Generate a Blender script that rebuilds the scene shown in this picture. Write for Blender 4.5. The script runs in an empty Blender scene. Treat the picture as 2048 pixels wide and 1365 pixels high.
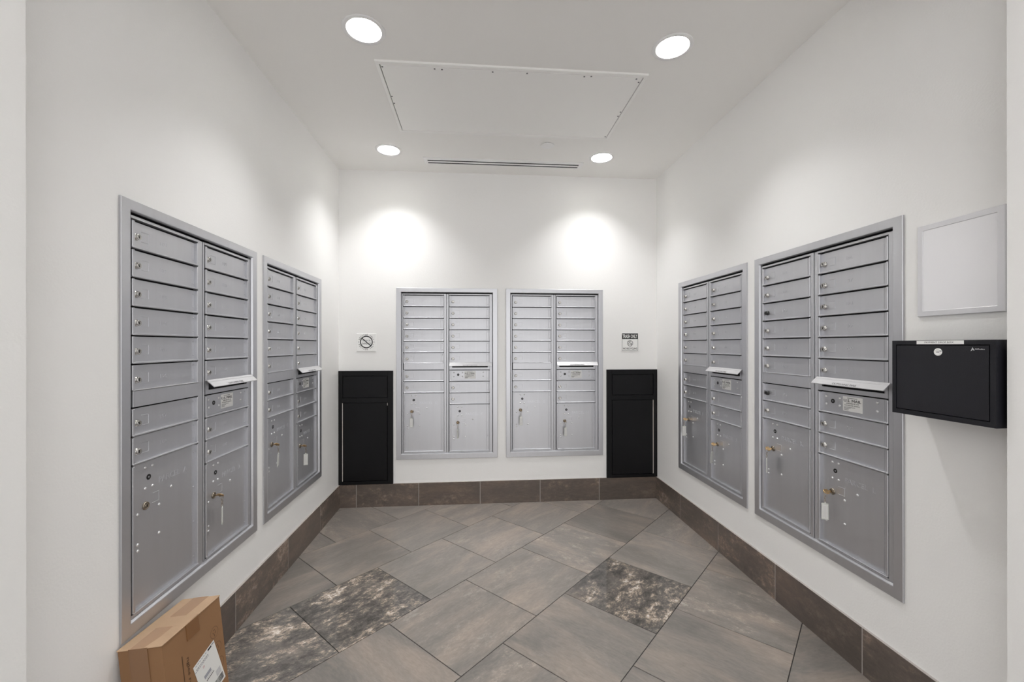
import bpy, bmesh, math, random
from math import pi, sin, cos, radians
from mathutils import Vector, Matrix

random.seed(7)
SC = bpy.context.scene
COL = SC.collection

# ------------------------------------------------------------------ place (metres)
XL, XR, YB, ZC = -1.043, 1.4435, 3.3263, 2.5685      # left wall, right wall, back wall, ceiling
BB = 0.1738                                          # skirting height
EY0, EY1, EP = 0.83, 0.979, 0.096                    # entry wall: near / far face, projection each side
HX0, HX1, HY0 = -1.9, 2.3, -1.1                      # hall behind the camera
HEAD = 2.30                                          # underside of the entry header

# ------------------------------------------------------------------ camera, world, exposure
FPX = 852.03
cd = bpy.data.cameras.new('camera')
cam = bpy.data.objects.new('camera', cd)
COL.objects.link(cam)
cd.sensor_fit = 'HORIZONTAL'
cd.sensor_width = 36.0
cd.lens = FPX / 2048 * 36.0
cd.shift_y = 8.09 / 2048
cd.clip_start = 0.02
yaw, roll = -0.0823, 0.0010
cam.matrix_world = (Matrix.Translation((0, 0, 1.2328)) @ Matrix.Rotation(yaw, 4, 'Z') @
                    Matrix.Rotation(roll, 4, 'Y') @ Matrix.Rotation(pi / 2, 4, 'X'))
SC.camera = cam

w = bpy.data.worlds.new('world')
SC.world = w
w.use_nodes = True
w.node_tree.nodes['Background'].inputs[0].default_value = (1.0, 0.995, 0.99, 1)
w.node_tree.nodes['Background'].inputs[1].default_value = 1.27      # uniform fill light, added; enters through the open end of the hall

SC.view_settings.view_transform = 'Standard'
SC.view_settings.look = 'None'
SC.view_settings.gamma = 1.0
SC.view_settings.use_curve_mapping = False
SC.view_settings.exposure = 0.42
SC.cycles.use_light_tree = False
SC.cycles.adaptive_threshold = 0.02
SC.cycles.max_bounces = 16
SC.cycles.diffuse_bounces = 14
SC.cycles.glossy_bounces = 3
SC.cycles.caustics_reflective = False
SC.cycles.caustics_refractive = False
LAMP = 350.0          # radiance of the downlight lenses
HALL_LAMP = 90.0


# ------------------------------------------------------------------ materials
def new_mat(name):
    m = bpy.data.materials.new(name)
    m.use_nodes = True
    nt = m.node_tree
    return m, nt, nt.nodes['Principled BSDF']


def N(nt, kind, **kw):
    n = nt.nodes.new(kind)
    for k, v in kw.items():
        setattr(n, k, v)
    return n


def simple(name, col, rough=0.5, metal=0.0, spec=0.5, bump=None, vary=0.0, vscale=8.0, stretch=(1, 1, 1), coat=0.0):
    m, nt, b = new_mat(name)
    b.inputs['Base Color'].default_value = (*col, 1)
    b.inputs['Roughness'].default_value = rough
    b.inputs['Metallic'].default_value = metal
    b.inputs['Specular IOR Level'].default_value = spec
    b.inputs['Coat Weight'].default_value = coat
    tc = N(nt, 'ShaderNodeTexCoord')
    if vary:
        mp = N(nt, 'ShaderNodeMapping')
        mp.inputs['Scale'].default_value = stretch
        no = N(nt, 'ShaderNodeTexNoise')
        no.inputs['Scale'].default_value = vscale
        no.inputs['Detail'].default_value = 4
        rp = N(nt, 'ShaderNodeValToRGB')
        rp.color_ramp.elements[0].position = 0.3
        rp.color_ramp.elements[1].position = 0.7
        rp.color_ramp.elements[0].color = (*[c * (1 - vary) for c in col], 1)
        rp.color_ramp.elements[1].color = (*[min(1, c * (1 + vary)) for c in col], 1)
        nt.links.new(tc.outputs['Object'], mp.inputs[0])
        nt.links.new(mp.outputs[0], no.inputs['Vector'])
        nt.links.new(no.outputs['Fac'], rp.inputs[0])
        nt.links.new(rp.outputs[0], b.inputs['Base Color'])
    if bump:
        sc, st = bump
        no = N(nt, 'ShaderNodeTexNoise')
        no.inputs['Scale'].default_value = sc
        no.inputs['Detail'].default_value = 1
        bp = N(nt, 'ShaderNodeBump')
        bp.inputs['Strength'].default_value = st
        bp.inputs['Distance'].default_value = 0.002
        nt.links.new(tc.outputs['Object'], no.inputs['Vector'])
        nt.links.new(no.outputs['Fac'], bp.inputs['Height'])
        nt.links.new(bp.outputs[0], b.inputs['Normal'])
    return m


def emit(name, col, strength):
    m, nt, b = new_mat(name)
    b.inputs['Base Color'].default_value = (*col, 1)
    b.inputs['Emission Color'].default_value = (*col, 1)
    b.inputs['Emission Strength'].default_value = strength
    return m


M = {}
M['wall'] = simple('wall_paint', (0.915, 0.913, 0.907), 0.6, spec=0.3, bump=(140, 0.15))
M['ceil'] = simple('ceiling_paint', (0.935, 0.927, 0.91), 0.8, spec=0.2)
M['hatch'] = simple('hatch_paint', (0.95, 0.945, 0.93), 0.45, spec=0.4)
M['white_trim'] = simple('white_enamel', (0.93, 0.93, 0.93), 0.35)
M['reflector'] = simple('white_reflector', (0.9, 0.9, 0.88), 0.3)
M['lens'] = emit('downlight_lens', (1.0, 0.993, 0.982), LAMP)
M['hall_lens'] = emit('hall_downlight_lens', (1.0, 0.985, 0.97), HALL_LAMP)
M['slot_dark'] = simple('dark_slot', (0.02, 0.02, 0.024), 0.7)  # near-black for painted shade in the panel gap and diffuser slots
M['black'] = simple('black_enamel', (0.0045, 0.0045, 0.0055), 0.42, spec=0.22, vary=0.2, vscale=3)
M['black_box'] = simple('black_powdercoat', (0.011, 0.011, 0.015), 0.42, spec=0.4, bump=(500, 0.15))
M['chrome'] = simple('nickel', (0.56, 0.545, 0.52), 0.22, metal=1.0)
M['rivet'] = simple('bright_rivet', (0.86, 0.86, 0.87), 0.28, metal=0.85)
M['bronze'] = simple('bronze_lock', (0.30, 0.26, 0.21), 0.28, metal=1.0)
M['black_lock'] = simple('black_lock', (0.015, 0.015, 0.015), 0.3)
M['keyhole'] = simple('keyhole', (0.01, 0.009, 0.008), 0.6)
M['brass'] = simple('brass', (0.52, 0.36, 0.19), 0.3, metal=1.0, vary=0.25, vscale=60)
M['steel_ring'] = simple('steel_ring', (0.42, 0.37, 0.32), 0.3, metal=1.0)
M['acrylic'] = simple('acrylic', (0.66, 0.68, 0.64), 0.15, spec=0.5)
M['paper'] = simple('paper', (0.78, 0.78, 0.76), 0.6)
M['board'] = simple('board_sheet', (0.92, 0.92, 0.95), 0.22, spec=0.5)
M['sticker'] = simple('sticker', (0.92, 0.92, 0.91), 0.35)
M['sign_white'] = simple('sign_white', (0.93, 0.93, 0.92), 0.3)
M['ink'] = simple('ink', (0.008, 0.008, 0.01), 0.5)
M['ink_grey'] = simple('ink_grey', (0.16, 0.16, 0.17), 0.5)
M['ink_light'] = simple('ink_light', (0.34, 0.34, 0.38), 0.5)
M['ink_pink'] = simple('ink_pink', (0.55, 0.32, 0.34), 0.5)
M['ink_brown'] = simple('print_brown', (0.085, 0.040, 0.016), 0.7)
M['white_print'] = simple('white_print', (0.62, 0.62, 0.64), 0.5)
M['alu_edge'] = simple('bare_aluminium_edge', (0.78, 0.72, 0.67), 0.4)
M['grout'] = simple('grout_dark', (0.03, 0.028, 0.026), 0.9)
M['grout_light'] = simple('grout_light', (0.42, 0.39, 0.37), 0.9)
M['card'] = simple('cardboard', (0.275, 0.152, 0.076), 0.75, spec=0.25, vary=0.02, vscale=10)  # same board as the flaps, darkened for the shaded sides
M['card_top'] = simple('cardboard_flap', (0.56, 0.39, 0.255), 0.75, spec=0.25, vary=0.06, vscale=14)  # same board as the body, lightened for the lit top
M['tape'] = simple('packing_tape', (0.49, 0.315, 0.20), 0.22, spec=0.5)  # tape on top, light from above put into the colour
M['tape_end'] = simple('packing_tape_end', (0.245, 0.132, 0.066), 0.25, spec=0.5)  # same tape down the ends, darkened for the shade there
M['tape_dark'] = simple('packing_tape_brown', (0.22, 0.105, 0.042), 0.25, spec=0.5)  # brown tape, its colour darkened further for the shaded side face


def aluminium(name, col, metal, rough, stretch):
    m, nt, b = new_mat(name)
    b.inputs['Metallic'].default_value = metal
    tc = N(nt, 'ShaderNodeTexCoord')
    mp = N(nt, 'ShaderNodeMapping')
    mp.inputs['Scale'].default_value = stretch
    no = N(nt, 'ShaderNodeTexNoise')
    no.inputs['Scale'].default_value = 1.0
    no.inputs['Detail'].default_value = 3
    nt.links.new(tc.outputs['Object'], mp.inputs[0])
    nt.links.new(mp.outputs[0], no.inputs['Vector'])
    mr = N(nt, 'ShaderNodeMapRange')
    mr.inputs['To Min'].default_value = rough - 0.02
    mr.inputs['To Max'].default_value = rough + 0.03
    nt.links.new(no.outputs['Fac'], mr.inputs['Value'])
    nt.links.new(mr.outputs[0], b.inputs['Roughness'])
    rp = N(nt, 'ShaderNodeValToRGB')
    rp.color_ramp.elements[0].position = 0.25
    rp.color_ramp.elements[1].position = 0.75
    rp.color_ramp.elements[0].color = (*[c * 0.975 for c in col], 1)
    rp.color_ramp.elements[1].color = (*[c * 1.02 for c in col], 1)
    nt.links.new(no.outputs['Fac'], rp.inputs[0])
    nt.links.new(rp.outputs[0], b.inputs['Base Color'])
    return m


M['alu'] = aluminium('satin_aluminium', (0.60, 0.604, 0.632), 0.85, 0.42, (40, 40, 3))
M['alu_frame'] = aluminium('satin_aluminium_trim', (0.60, 0.604, 0.632), 0.85, 0.37, (40, 40, 3))
M['alu_flap'] = aluminium('brushed_aluminium_flap', (0.67, 0.67, 0.69), 0.4, 0.34, (3, 60, 300))
M['alu_raised'] = aluminium('worn_raised_aluminium', (0.66, 0.667, 0.70), 0.85, 0.38, (40, 40, 3))  # door metal made brighter for the light the raised letters catch
M['alu_dark'] = simple('cabinet_inside', (0.012, 0.012, 0.014), 0.6)  # near-black colour stands in for the shade seen through the door gaps
M['board_frame'] = aluminium('board_frame_aluminium', (0.78, 0.78, 0.81), 0.35, 0.35, (40, 40, 3))


def tile_material(name, dark, floor=True):
    m, nt, b = new_mat(name)
    L = nt.links.new
    tc = N(nt, 'ShaderNodeTexCoord')
    oi = N(nt, 'ShaderNodeObjectInfo')
    at = N(nt, 'ShaderNodeAttribute', attribute_type='OBJECT', attribute_name='mottle')
    ar = N(nt, 'ShaderNodeAttribute', attribute_type='OBJECT', attribute_name='turn')
    tone = N(nt, 'ShaderNodeAttribute', attribute_type='OBJECT', attribute_name='tone')
    rot = N(nt, 'ShaderNodeVectorRotate', rotation_type='Z_AXIS')
    L(tc.outputs['Object'], rot.inputs['Vector'])
    L(ar.outputs['Fac'], rot.inputs['Angle'])
    off = N(nt, 'ShaderNodeVectorMath', operation='ADD')
    sc = N(nt, 'ShaderNodeVectorMath', operation='SCALE')
    cx = N(nt, 'ShaderNodeCombineXYZ')
    L(oi.outputs['Random'], cx.inputs[0])
    L(oi.outputs['Random'], cx.inputs[1])
    sc.inputs['Scale'].default_value = 97.0
    L(cx.outputs[0], sc.inputs[0])
    L(rot.outputs[0], off.inputs[0])
    L(sc.outputs[0], off.inputs[1])

    def noise(scale, detail, rough, stretch, distort=0.0):
        mp = N(nt, 'ShaderNodeMapping')
        mp.inputs['Scale'].default_value = stretch
        no = N(nt, 'ShaderNodeTexNoise')
        no.inputs['Scale'].default_value = scale
        no.inputs['Detail'].default_value = detail
        no.inputs['Roughness'].default_value = rough
        no.inputs['Distortion'].default_value = distort
        L(off.outputs[0], mp.inputs[0])
        L(mp.outputs[0], no.inputs['Vector'])
        return no.outputs['Fac']

    def ramp(fac, stops):
        rp = N(nt, 'ShaderNodeValToRGB')
        els = rp.color_ramp.elements
        while len(els) < len(stops):
            els.new(0.5)
        for e, (p, c) in zip(els, stops):
            e.position = p
            e.color = (*c, 1) if len(c) == 3 else c
        L(fac, rp.inputs[0])
        return rp.outputs[0]

    def mix(f, a, c):
        mx = N(nt, 'ShaderNodeMix', data_type='RGBA')
        if isinstance(f, float):
            mx.inputs[0].default_value = f
        else:
            L(f, mx.inputs[0])
        for s, i in ((a, 6), (c, 7)):
            if isinstance(s, tuple):
                mx.inputs[i].default_value = (*s, 1)
            else:
                L(s, mx.inputs[i])
        return mx.outputs[2]

    def mth(op, a, c):
        n = N(nt, 'ShaderNodeMath', operation=op)
        for s, i in ((a, 0), (c, 1)):
            if isinstance(s, (int, float)):
                n.inputs[i].default_value = s
            else:
                L(s, n.inputs[i])
        n.use_clamp = op != "ADD"
        return n.outputs[0]

    k = dark
    big = noise(2.2, 5, 0.55, (1, 3.2, 1), 0.6)
    base = ramp(big, [(0.32, (0.080 * k, 0.0745 * k, 0.0690 * k)), (0.48, (0.100 * k, 0.091 * k, 0.084 * k)),
                      (0.66, (0.138 * k, 0.117 * k, 0.102 * k))])
    fine = noise(26, 4, 0.7, (1, 3.5, 1), 0.3)
    grain = ramp(fine, [(0.3, (0.86, 0.86, 0.86)), (0.7, (1.13, 1.12, 1.11))])
    mu = N(nt, 'ShaderNodeMix', data_type='RGBA', blend_type='MULTIPLY')
    mu.inputs[0].default_value = 1.0
    L(base, mu.inputs[6])
    L(grain, mu.inputs[7])
    base = mu.outputs[2]
    # pale rusty streaks
    st = noise(5.0, 6, 0.68, (1, 3.0, 1), 0.8)
    big2 = noise(1.8, 3, 0.5, (1, 2.0, 1), 0.2)
    mask = ramp(mth('MULTIPLY', st, mth('ADD', big2, 0.35)), [(0.50, (0, 0, 0)), (0.70, (1, 1, 1))])
    amt = mth('MULTIPLY', mask, mth('ADD', mth('MULTIPLY', at.outputs['Fac'], 0.5), 0.22))
    base = mix(amt, base, (0.205 * k, 0.165 * k, 0.132 * k))
    # strongly weathered print on a few tiles
    hi0 = noise(20.0, 8, 0.85, (1, 1.5, 1), 0.12)
    zc = noise(4.0, 4, 0.6, (1, 1.8, 1), 0.2)
    hi = mth('MULTIPLY', hi0, mth('ADD', mth('MULTIPLY', zc, 1.2), 0.40))
    mott = ramp(hi, [(0.36, (0.075, 0.070, 0.066)), (0.47, (0.130, 0.120, 0.111)), (0.54, (0.20, 0.178, 0.158)),
                     (0.60, (0.44, 0.35, 0.275)), (0.69, (0.78, 0.73, 0.68))])
    zone = noise(3.0, 4, 0.6, (1, 1.5, 1), 0.4)
    zm = ramp(zone, [(0.30, (0.25, 0.25, 0.25)), (0.48, (1, 1, 1))])
    base = mix(mth('MULTIPLY', zm, at.outputs['Fac']), base, mott)
    tn = N(nt, 'ShaderNodeMix', data_type='RGBA', blend_type='MULTIPLY')
    tn.inputs[0].default_value = 1.0
    L(base, tn.inputs[6])
    L(tone.outputs['Color'], tn.inputs[7])
    L(tn.outputs[2], b.inputs['Base Color'])
    rr = N(nt, 'ShaderNodeMapRange')
    rr.inputs['To Min'].default_value = 0.24 if floor else 0.3
    rr.inputs['To Max'].default_value = 0.36 if floor else 0.42
    L(fine, rr.inputs['Value'])
    if floor:
        pol = N(nt, 'ShaderNodeMapRange')
        pol.inputs['From Min'].default_value = 0.5
        pol.inputs['From Max'].default_value = 0.95
        L(at.outputs['Fac'], pol.inputs['Value'])
        rx = N(nt, 'ShaderNodeMix', data_type='FLOAT')
        L(pol.outputs[0], rx.inputs[0])
        L(rr.outputs[0], rx.inputs[2])
        rx.inputs[3].default_value = 0.035
        L(rx.outputs[0], b.inputs['Roughness'])
    else:
        L(rr.outputs[0], b.inputs['Roughness'])
    b.inputs['Specular IOR Level'].default_value = 0.42
    bp = N(nt, 'ShaderNodeBump')
    bp.inputs['Strength'].default_value = 0.03
    bp.inputs['Distance'].default_value = 0.001
    L(fine, bp.inputs['Height'])
    L(bp.outputs[0], b.inputs['Normal'])
    return m


M['tile'] = tile_material('stone_look_floor_tile', 2.3)
M['tile_skirt'] = tile_material('stone_look_skirting_tile', 1.2, floor=False)


# ------------------------------------------------------------------ mesh helpers
def link(name, data, parent=None, loc=(0, 0, 0), rot=None):
    o = bpy.data.objects.new(name, data)
    COL.objects.link(o)
    o.location = loc
    if rot is not None:
        o.rotation_euler = rot
    if parent is not None:
        o.parent = parent
    return o


def to_mesh(name, bm, mats, smooth=False):
    bmesh.ops.recalc_face_normals(bm, faces=bm.faces[:])
    me = bpy.data.meshes.new(name)
    bm.to_mesh(me)
    bm.free()
    for m in (mats if isinstance(mats, (list, tuple)) else [mats]):
        me.materials.append(M[m])
    if smooth:
        for p in me.polygons:
            p.use_smooth = True
    return me


def obj(name, bm, mats, parent=None, loc=(0, 0, 0), rot=None, smooth=False):
    return link(name, to_mesh(name, bm, mats, smooth), parent, loc, rot)


def box(bm, x0, x1, y0, y1, z0, z1, bev=0.0, mi=0, seg=1):
    r = bmesh.ops.create_cube(bm, size=1.0)
    vs = r['verts']
    for v in vs:
        v.co = Vector(((x0 + x1) / 2 + v.co.x * (x1 - x0), (y0 + y1) / 2 + v.co.y * (y1 - y0), (z0 + z1) / 2 + v.co.z * (z1 - z0)))
    fs = set(f for v in vs for f in v.link_faces)
    for f in fs:
        f.material_index = mi
    if bev:
        es = list(set(e for v in vs for e in v.link_edges))
        rr = bmesh.ops.bevel(bm, geom=es, offset=bev, segments=seg, affect='EDGES', profile=0.7, clamp_overlap=True)
        for f in rr['faces']:
            f.material_index = mi


def lathe(bm, prof, seg=24, axis='z', org=(0, 0, 0), mi=0, cap=True):
    """prof: list of (r, h) from bottom to top along axis."""
    rings = []
    for r, h in prof:
        ring = []
        for i in range(seg):
            a = 2 * pi * i / seg
            p = (r * cos(a), r * sin(a), h)
            if axis == 'y':      # h along -y
                p = (r * cos(a), -h, r * sin(a))
            elif axis == 'x':
                p = (h, r * cos(a), r * sin(a))
            ring.append(bm.verts.new((p[0] + org[0], p[1] + org[1], p[2] + org[2])))
        rings.append(ring)
    for a, b in zip(rings, rings[1:]):
        for i in range(seg):
            f = bm.faces.new((a[i], a[(i + 1) % seg], b[(i + 1) % seg], b[i]))
            f.material_index = mi
            f.smooth = True
    if cap:
        for ring in (rings[0], rings[-1]):
            f = bm.faces.new(ring)
            f.material_index = mi


def tube(bm, pts, r, seg=8, closed=False, mi=0):
    pts = [Vector(p) for p in pts]
    n = len(pts)
    rings = []
    for i, p in enumerate(pts):
        if closed:
            t = (pts[(i + 1) % n] - pts[i - 1]).normalized()
        else:
            t = (pts[min(i + 1, n - 1)] - pts[max(i - 1, 0)]).normalized()
        up = Vector((0, 0, 1)) if abs(t.z) < 0.9 else Vector((1, 0, 0))
        a = t.cross(up).normalized()
        b = t.cross(a).normalized()
        rings.append([bm.verts.new(p + a * (r * cos(2 * pi * k / seg)) + b * (r * sin(2 * pi * k / seg))) for k in range(seg)])
    rng = range(n) if closed else range(n - 1)
    for i in rng:
        A, B = rings[i], rings[(i + 1) % n]
        for k in range(seg):
            f = bm.faces.new((A[k], A[(k + 1) % seg], B[(k + 1) % seg], B[k]))
            f.smooth = True
            f.material_index = mi
    if not closed:
        bm.faces.new(rings[0]).material_index = mi
        bm.faces.new(rings[-1]).material_index = mi


def dome(bm, x, y, z, r, h, seg=10, mi=0):
    """rivet head on a face looking along -y."""
    lathe(bm, [(r, 0), (r * 0.92, h * 0.45), (r * 0.62, h * 0.85), (r * 0.2, h)], seg, 'y', (x, y, z), mi)


TEXT = {}


def text_raw(s, bold):
    key = (s, bold)
    if key not in TEXT:
        cu = bpy.data.curves.new('lettering', 'FONT')
        cu.body = s
        cu.size = 1.0
        cu.resolution_u = 2
        cu.extrude = 0.5
        cu.offset = bold
        o = bpy.data.objects.new('lettering', cu)
        me = bpy.data.meshes.new_from_object(o)
        bpy.data.objects.remove(o)
        bpy.data.curves.remove(cu)
        vs = [v.co.copy() for v in me.vertices]
        fs = [tuple(p.vertices) for p in me.polygons]
        bpy.data.meshes.remove(me)
        x0, x1 = min(v.x for v in vs), max(v.x for v in vs)
        y0, y1 = min(v.y for v in vs), max(v.y for v in vs)
        TEXT[key] = ([Vector(((v.x - x0) / (x1 - x0), (v.y - y0) / (y1 - y0), v.z + 0.5)) for v in vs], fs)
    return TEXT[key]


def add_text(bm, s, org, ex, ey, en, width, height, depth=0.0004, mi=0, bold=0.0):
    """Lettering as thin solid shapes: org = lower left corner, ex / ey / en unit axes."""
    vs, fs = text_raw(s, bold)
    org, ex, ey, en = Vector(org), Vector(ex), Vector(ey), Vector(en)
    bv = [bm.verts.new(org + ex * (v.x * width) + ey * (v.y * height) + en * (v.z * depth)) for v in vs]
    for f in fs:
        try:
            bm.faces.new([bv[i] for i in f]).material_index = mi
        except ValueError:
            pass


def tag(o, label=None, cat=None, group=None, kind=None):
    for k, v in (('label', label), ('category', cat), ('group', group), ('kind', kind)):
        if v:
            o[k] = v
    return o


def empty(name, loc, rz=0.0):
    o = link(name, None, None, loc, (0, 0, rz))
    o.empty_display_size = 0.05
    return o


def sheet_with_holes(name, mat, frame, u0, u1, v0, v1, t, holes):
    """Wall slab: front face with rectangular holes, reveals and back. frame(u, v, d) -> point, d = depth behind face."""
    bm = bmesh.new()
    us = sorted(set([u0, u1] + [h[i] for h in holes for i in (0, 1)]))
    vs = sorted(set([v0, v1] + [h[i] for h in holes for i in (2, 3)]))
    cache = {}

    def V(u, v, d):
        k = (round(u, 5), round(v, 5), d)
        if k not in cache:
            cache[k] = bm.verts.new(frame(u, v, d))
        return cache[k]

    def solid(i, j):
        if not (0 <= i < len(us) - 1 and 0 <= j < len(vs) - 1):
            return False
        cu, cv = (us[i] + us[i + 1]) / 2, (vs[j] + vs[j + 1]) / 2
        return not any(h[0] < cu < h[1] and h[2] < cv < h[3] for h in holes)
    for i in range(len(us) - 1):
        for j in range(len(vs) - 1):
            if not solid(i, j):
                continue
            a, b, c, d = us[i], us[i + 1], vs[j], vs[j + 1]
            bm.faces.new((V(a, c, 0), V(b, c, 0), V(b, d, 0), V(a, d, 0)))
            bm.faces.new((V(a, c, t), V(b, c, t), V(b, d, t), V(a, d, t)))
            for di, dj, p, q in ((-1, 0, (a, c), (a, d)), (1, 0, (b, c), (b, d)), (0, -1, (a, c), (b, c)), (0, 1, (a, d), (b, d))):
                if not solid(i + di, j + dj):
                    bm.faces.new((V(*p, 0), V(*q, 0), V(*q, t), V(*p, t)))
    return tag(obj(name, bm, mat), kind='structure')


# ------------------------------------------------------------------ room shell
MW, MH, MZ = 0.7735, 1.3171, 0.3559                      # mailbox trim width, height, bottom
L1, L2, B1, B2, R1, R2 = 1.3355, 2.1742, -0.6144, 0.2269, 2.9397, 2.1022
INS = 0.020


def hole(a):
    return (a + INS, a + MW - INS, MZ + INS, MZ + MH - INS)


WT = 0.14
sheet_with_holes('wall_left', 'wall', lambda u, v, d: (XL - d, u, v), EY1, YB, 0, ZC, WT, [hole(L1), hole(L2)])
sheet_with_holes('wall_right', 'wall', lambda u, v, d: (XR + d, u, v), EY1, YB, 0, ZC, WT, [hole(R1 - MW), hole(R2 - MW)])
sheet_with_holes('wall_back', 'wall', lambda u, v, d: (u, YB + d, v), XL - WT, XR + WT, 0, ZC, WT, [hole(B1), hole(B2)])
# wall with the opening the room is seen through
sheet_with_holes('wall_front', 'wall', lambda u, v, d: (u, EY0 + d, v), HX0, HX1, 0, ZC, EY1 - EY0,
                 [(XL + EP, XR - EP, -1, HEAD)])
bm = bmesh.new(); box(bm, HX0 - 0.1, HX0, HY0, EY0, 0, ZC); tag(obj('wall_hall_left', bm, 'wall'), kind='structure')
bm = bmesh.new(); box(bm, HX1, HX1 + 0.1, HY0, EY0, 0, ZC); tag(obj('wall_hall_right', bm, 'wall'), kind='structure')

LIGHTS = [(-0.475, 1.849), (0.875, 1.843), (-0.600, 2.972), (0.887, 2.972)]
HALL_LIGHTS = [(-0.62, 0.42), (1.02, 0.42)]
RIM, APER = 0.089, 0.071
SLOT = (-0.354, 0.753, 3.0985, 3.1575)


def ceiling(name, x0, x1, y0, y1, circles, rects):
    R, Q = APER + 0.008, APER + 0.03
    sq = [(cx - Q, cx + Q, cy - Q, cy + Q) for cx, cy in circles]
    o = sheet_with_holes(name, 'ceil', lambda u, v, d: (u, v, ZC + d), x0, x1, y0, y1, 0.12, sq + rects)
    bm = bmesh.new()
    bm.from_mesh(o.data)
    for cx, cy in circles:
        ring = []
        for i in range(32):
            a = 2 * pi * (i + 0.5) / 32 - pi / 32
            c, s_ = cos(a), sin(a)
            k = Q / max(abs(c), abs(s_))
            ring.append((bm.verts.new((cx + R * c, cy + R * s_, ZC)), bm.verts.new((cx + k * c, cy + k * s_, ZC))))
        for i in range(32):
            p, q = ring[i], ring[(i + 1) % 32]
            bm.faces.new((p[0], p[1], q[1], q[0]))
    bm.to_mesh(o.data)
    bm.free()
    return o


ceiling('ceiling', XL - 0.02, XR + 0.02, EY1 - 0.02, YB + 0.02, LIGHTS, [SLOT])
ceiling('ceiling_hall', HX0, HX1, HY0, EY0 + 0.02, HALL_LIGHTS, [])

# floor: grout bed with every tile laid on it, 45 degree running bond
PITCH, JOINT = 0.4645, 0.0034
VREF = 1.1690          # v of one long joint line, v = (y - x) / sqrt 2
UA, UB = 0.1556, 0.3890


def clip(poly, x0, x1, y0, y1):
    for ax, lim, sgn in ((0, x0, 1), (0, x1, -1), (1, y0, 1), (1, y1, -1)):
        out = []
        for i in range(len(poly)):
            a, b = poly[i], poly[(i + 1) % len(poly)]
            da, db = sgn * (a[ax] - lim), sgn * (b[ax] - lim)
            if da >= 0:
                out.append(a)
            if da * db < 0:
                t = da / (da - db)
                out.append((a[0] + (b[0] - a[0]) * t, a[1] + (b[1] - a[1]) * t))
        poly = out
        if len(poly) < 3:
            return []
    return poly


bm = bmesh.new()
box(bm, HX0 - 0.1, HX1 + 0.1, HY0 - 0.1, EY0 + 0.07, -0.06, -0.0022)
box(bm, XL - WT, XR + WT, EY0 + 0.07, YB + WT, -0.06, -0.0022)
floor = tag(obj('floor', bm, 'grout'), kind='structure')

S2 = math.sqrt(2)
# tiles recognised in the photograph: (x, y) of a point inside -> mottle, turn, tone
SPECIAL = [(-0.72, 1.62, 1.0, 0.3, 1.10), (-0.52, 1.99, 1.0, 0.0, 1.0), (0.86, 2.18, 1.0, 0.0, 0.85),
           (-0.16, 1.93, 0.16, 0.0, 1.02), (0.26, 1.50, 0.30, 0.2, 1.08), (1.13, 1.95, 0.28, 1.57, 1.05),
           (0.42, 2.32, 0.08, 0.0, 1.02), (0.13, 2.16, 0.14, 0.1, 1.06), (0.55, 2.55, 0.24, 1.57, 1.10),
           (-0.38, 2.30, 0.0, 0.0, 0.84), (0.12, 2.55, 0.10, 0.0, 1.12), (-0.23, 2.30, 0.08, 0.0, 1.08),
           (0.30, 1.85, 0.08, 1.57, 0.94), (0.78, 1.52, 0.04, 1.57, 0.92), (0.90, 2.62, 0.0, 1.57, 0.70),
           (0.75, 2.90, 0.05, 1.57, 0.82), (1.35, 1.55, 0.06, 0.7, 0.82), (-0.95, 2.25, 0.0, 0.0, 0.86),
           (-0.85, 2.70, 0.04, 0.0, 0.95), (-0.45, 1.50, 0.04, 1.57, 0.95)]
n_t = 0
for iv in range(-9, 8):
    v0 = VREF + iv * PITCH
    ustart = UA if iv % 2 == 0 else UB
    for iu in range(-12, 14):
        u0 = ustart + iu * PITCH
        h = JOINT / 2
        cs = [(u0 + h, v0 + h), (u0 + PITCH - h, v0 + h), (u0 + PITCH - h, v0 + PITCH - h), (u0 + h, v0 + PITCH - h)]
        poly = [((u - v) / S2, (u + v) / S2) for u, v in cs]
        cu, cv = u0 + PITCH / 2, v0 + PITCH / 2
        cx, cy = (cu - cv) / S2, (cu + cv) / S2
        for reg in ((XL, XR, EY0 + 0.07, YB), (HX0, HX1, HY0, EY0 + 0.07)):
            pl = clip(poly, *reg)
            if not pl:
                continue
            area = abs(sum(pl[i][0] * pl[(i + 1) % len(pl)][1] - pl[(i + 1) % len(pl)][0] * pl[i][1] for i in range(len(pl)))) / 2
            if area < 2e-4:
                continue
            bm = bmesh.new()
            rm = Matrix.Rotation(-pi / 4, 2)
            loc = [rm @ Vector((x - cx, y - cy)) for x, y in pl]
            top = [bm.verts.new((p.x, p.y, 0)) for p in loc]
            bot = [bm.verts.new((p.x, p.y, -0.008)) for p in loc]
            bm.faces.new(top)
            bm.faces.new(bot)
            for i in range(len(top)):
                bm.faces.new((top[i], top[(i + 1) % len(top)], bot[(i + 1) % len(top)], bot[i]))
            te = [e for e in bm.edges if all(abs(v.co.z) < 1e-6 for v in e.verts)]
            bmesh.ops.bevel(bm, geom=te, offset=0.0006, segments=1, affect='EDGES')
            o = obj('tile', bm, 'tile', floor, (cx, cy, 0), (0, 0, pi / 4))
            rr = random.Random(iv * 100 + iu)
            mo, tu, to = rr.choice([0, 0, 0.04, 0.08, 0.14]), rr.choice([0.0, pi / 2]), rr.uniform(0.9, 1.1)
            for sx, sy, a, b_, c_ in SPECIAL:
                su, sv = (sx + sy) / S2, (sy - sx) / S2
                if u0 <= su < u0 + PITCH and v0 <= sv < v0 + PITCH:
                    mo, tu, to = a, b_, c_
            o['mottle'] = float(mo)
            o['turn'] = float(tu)
            o['tone'] = [float(to), float(to), float(to)]
            n_t += 1


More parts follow.
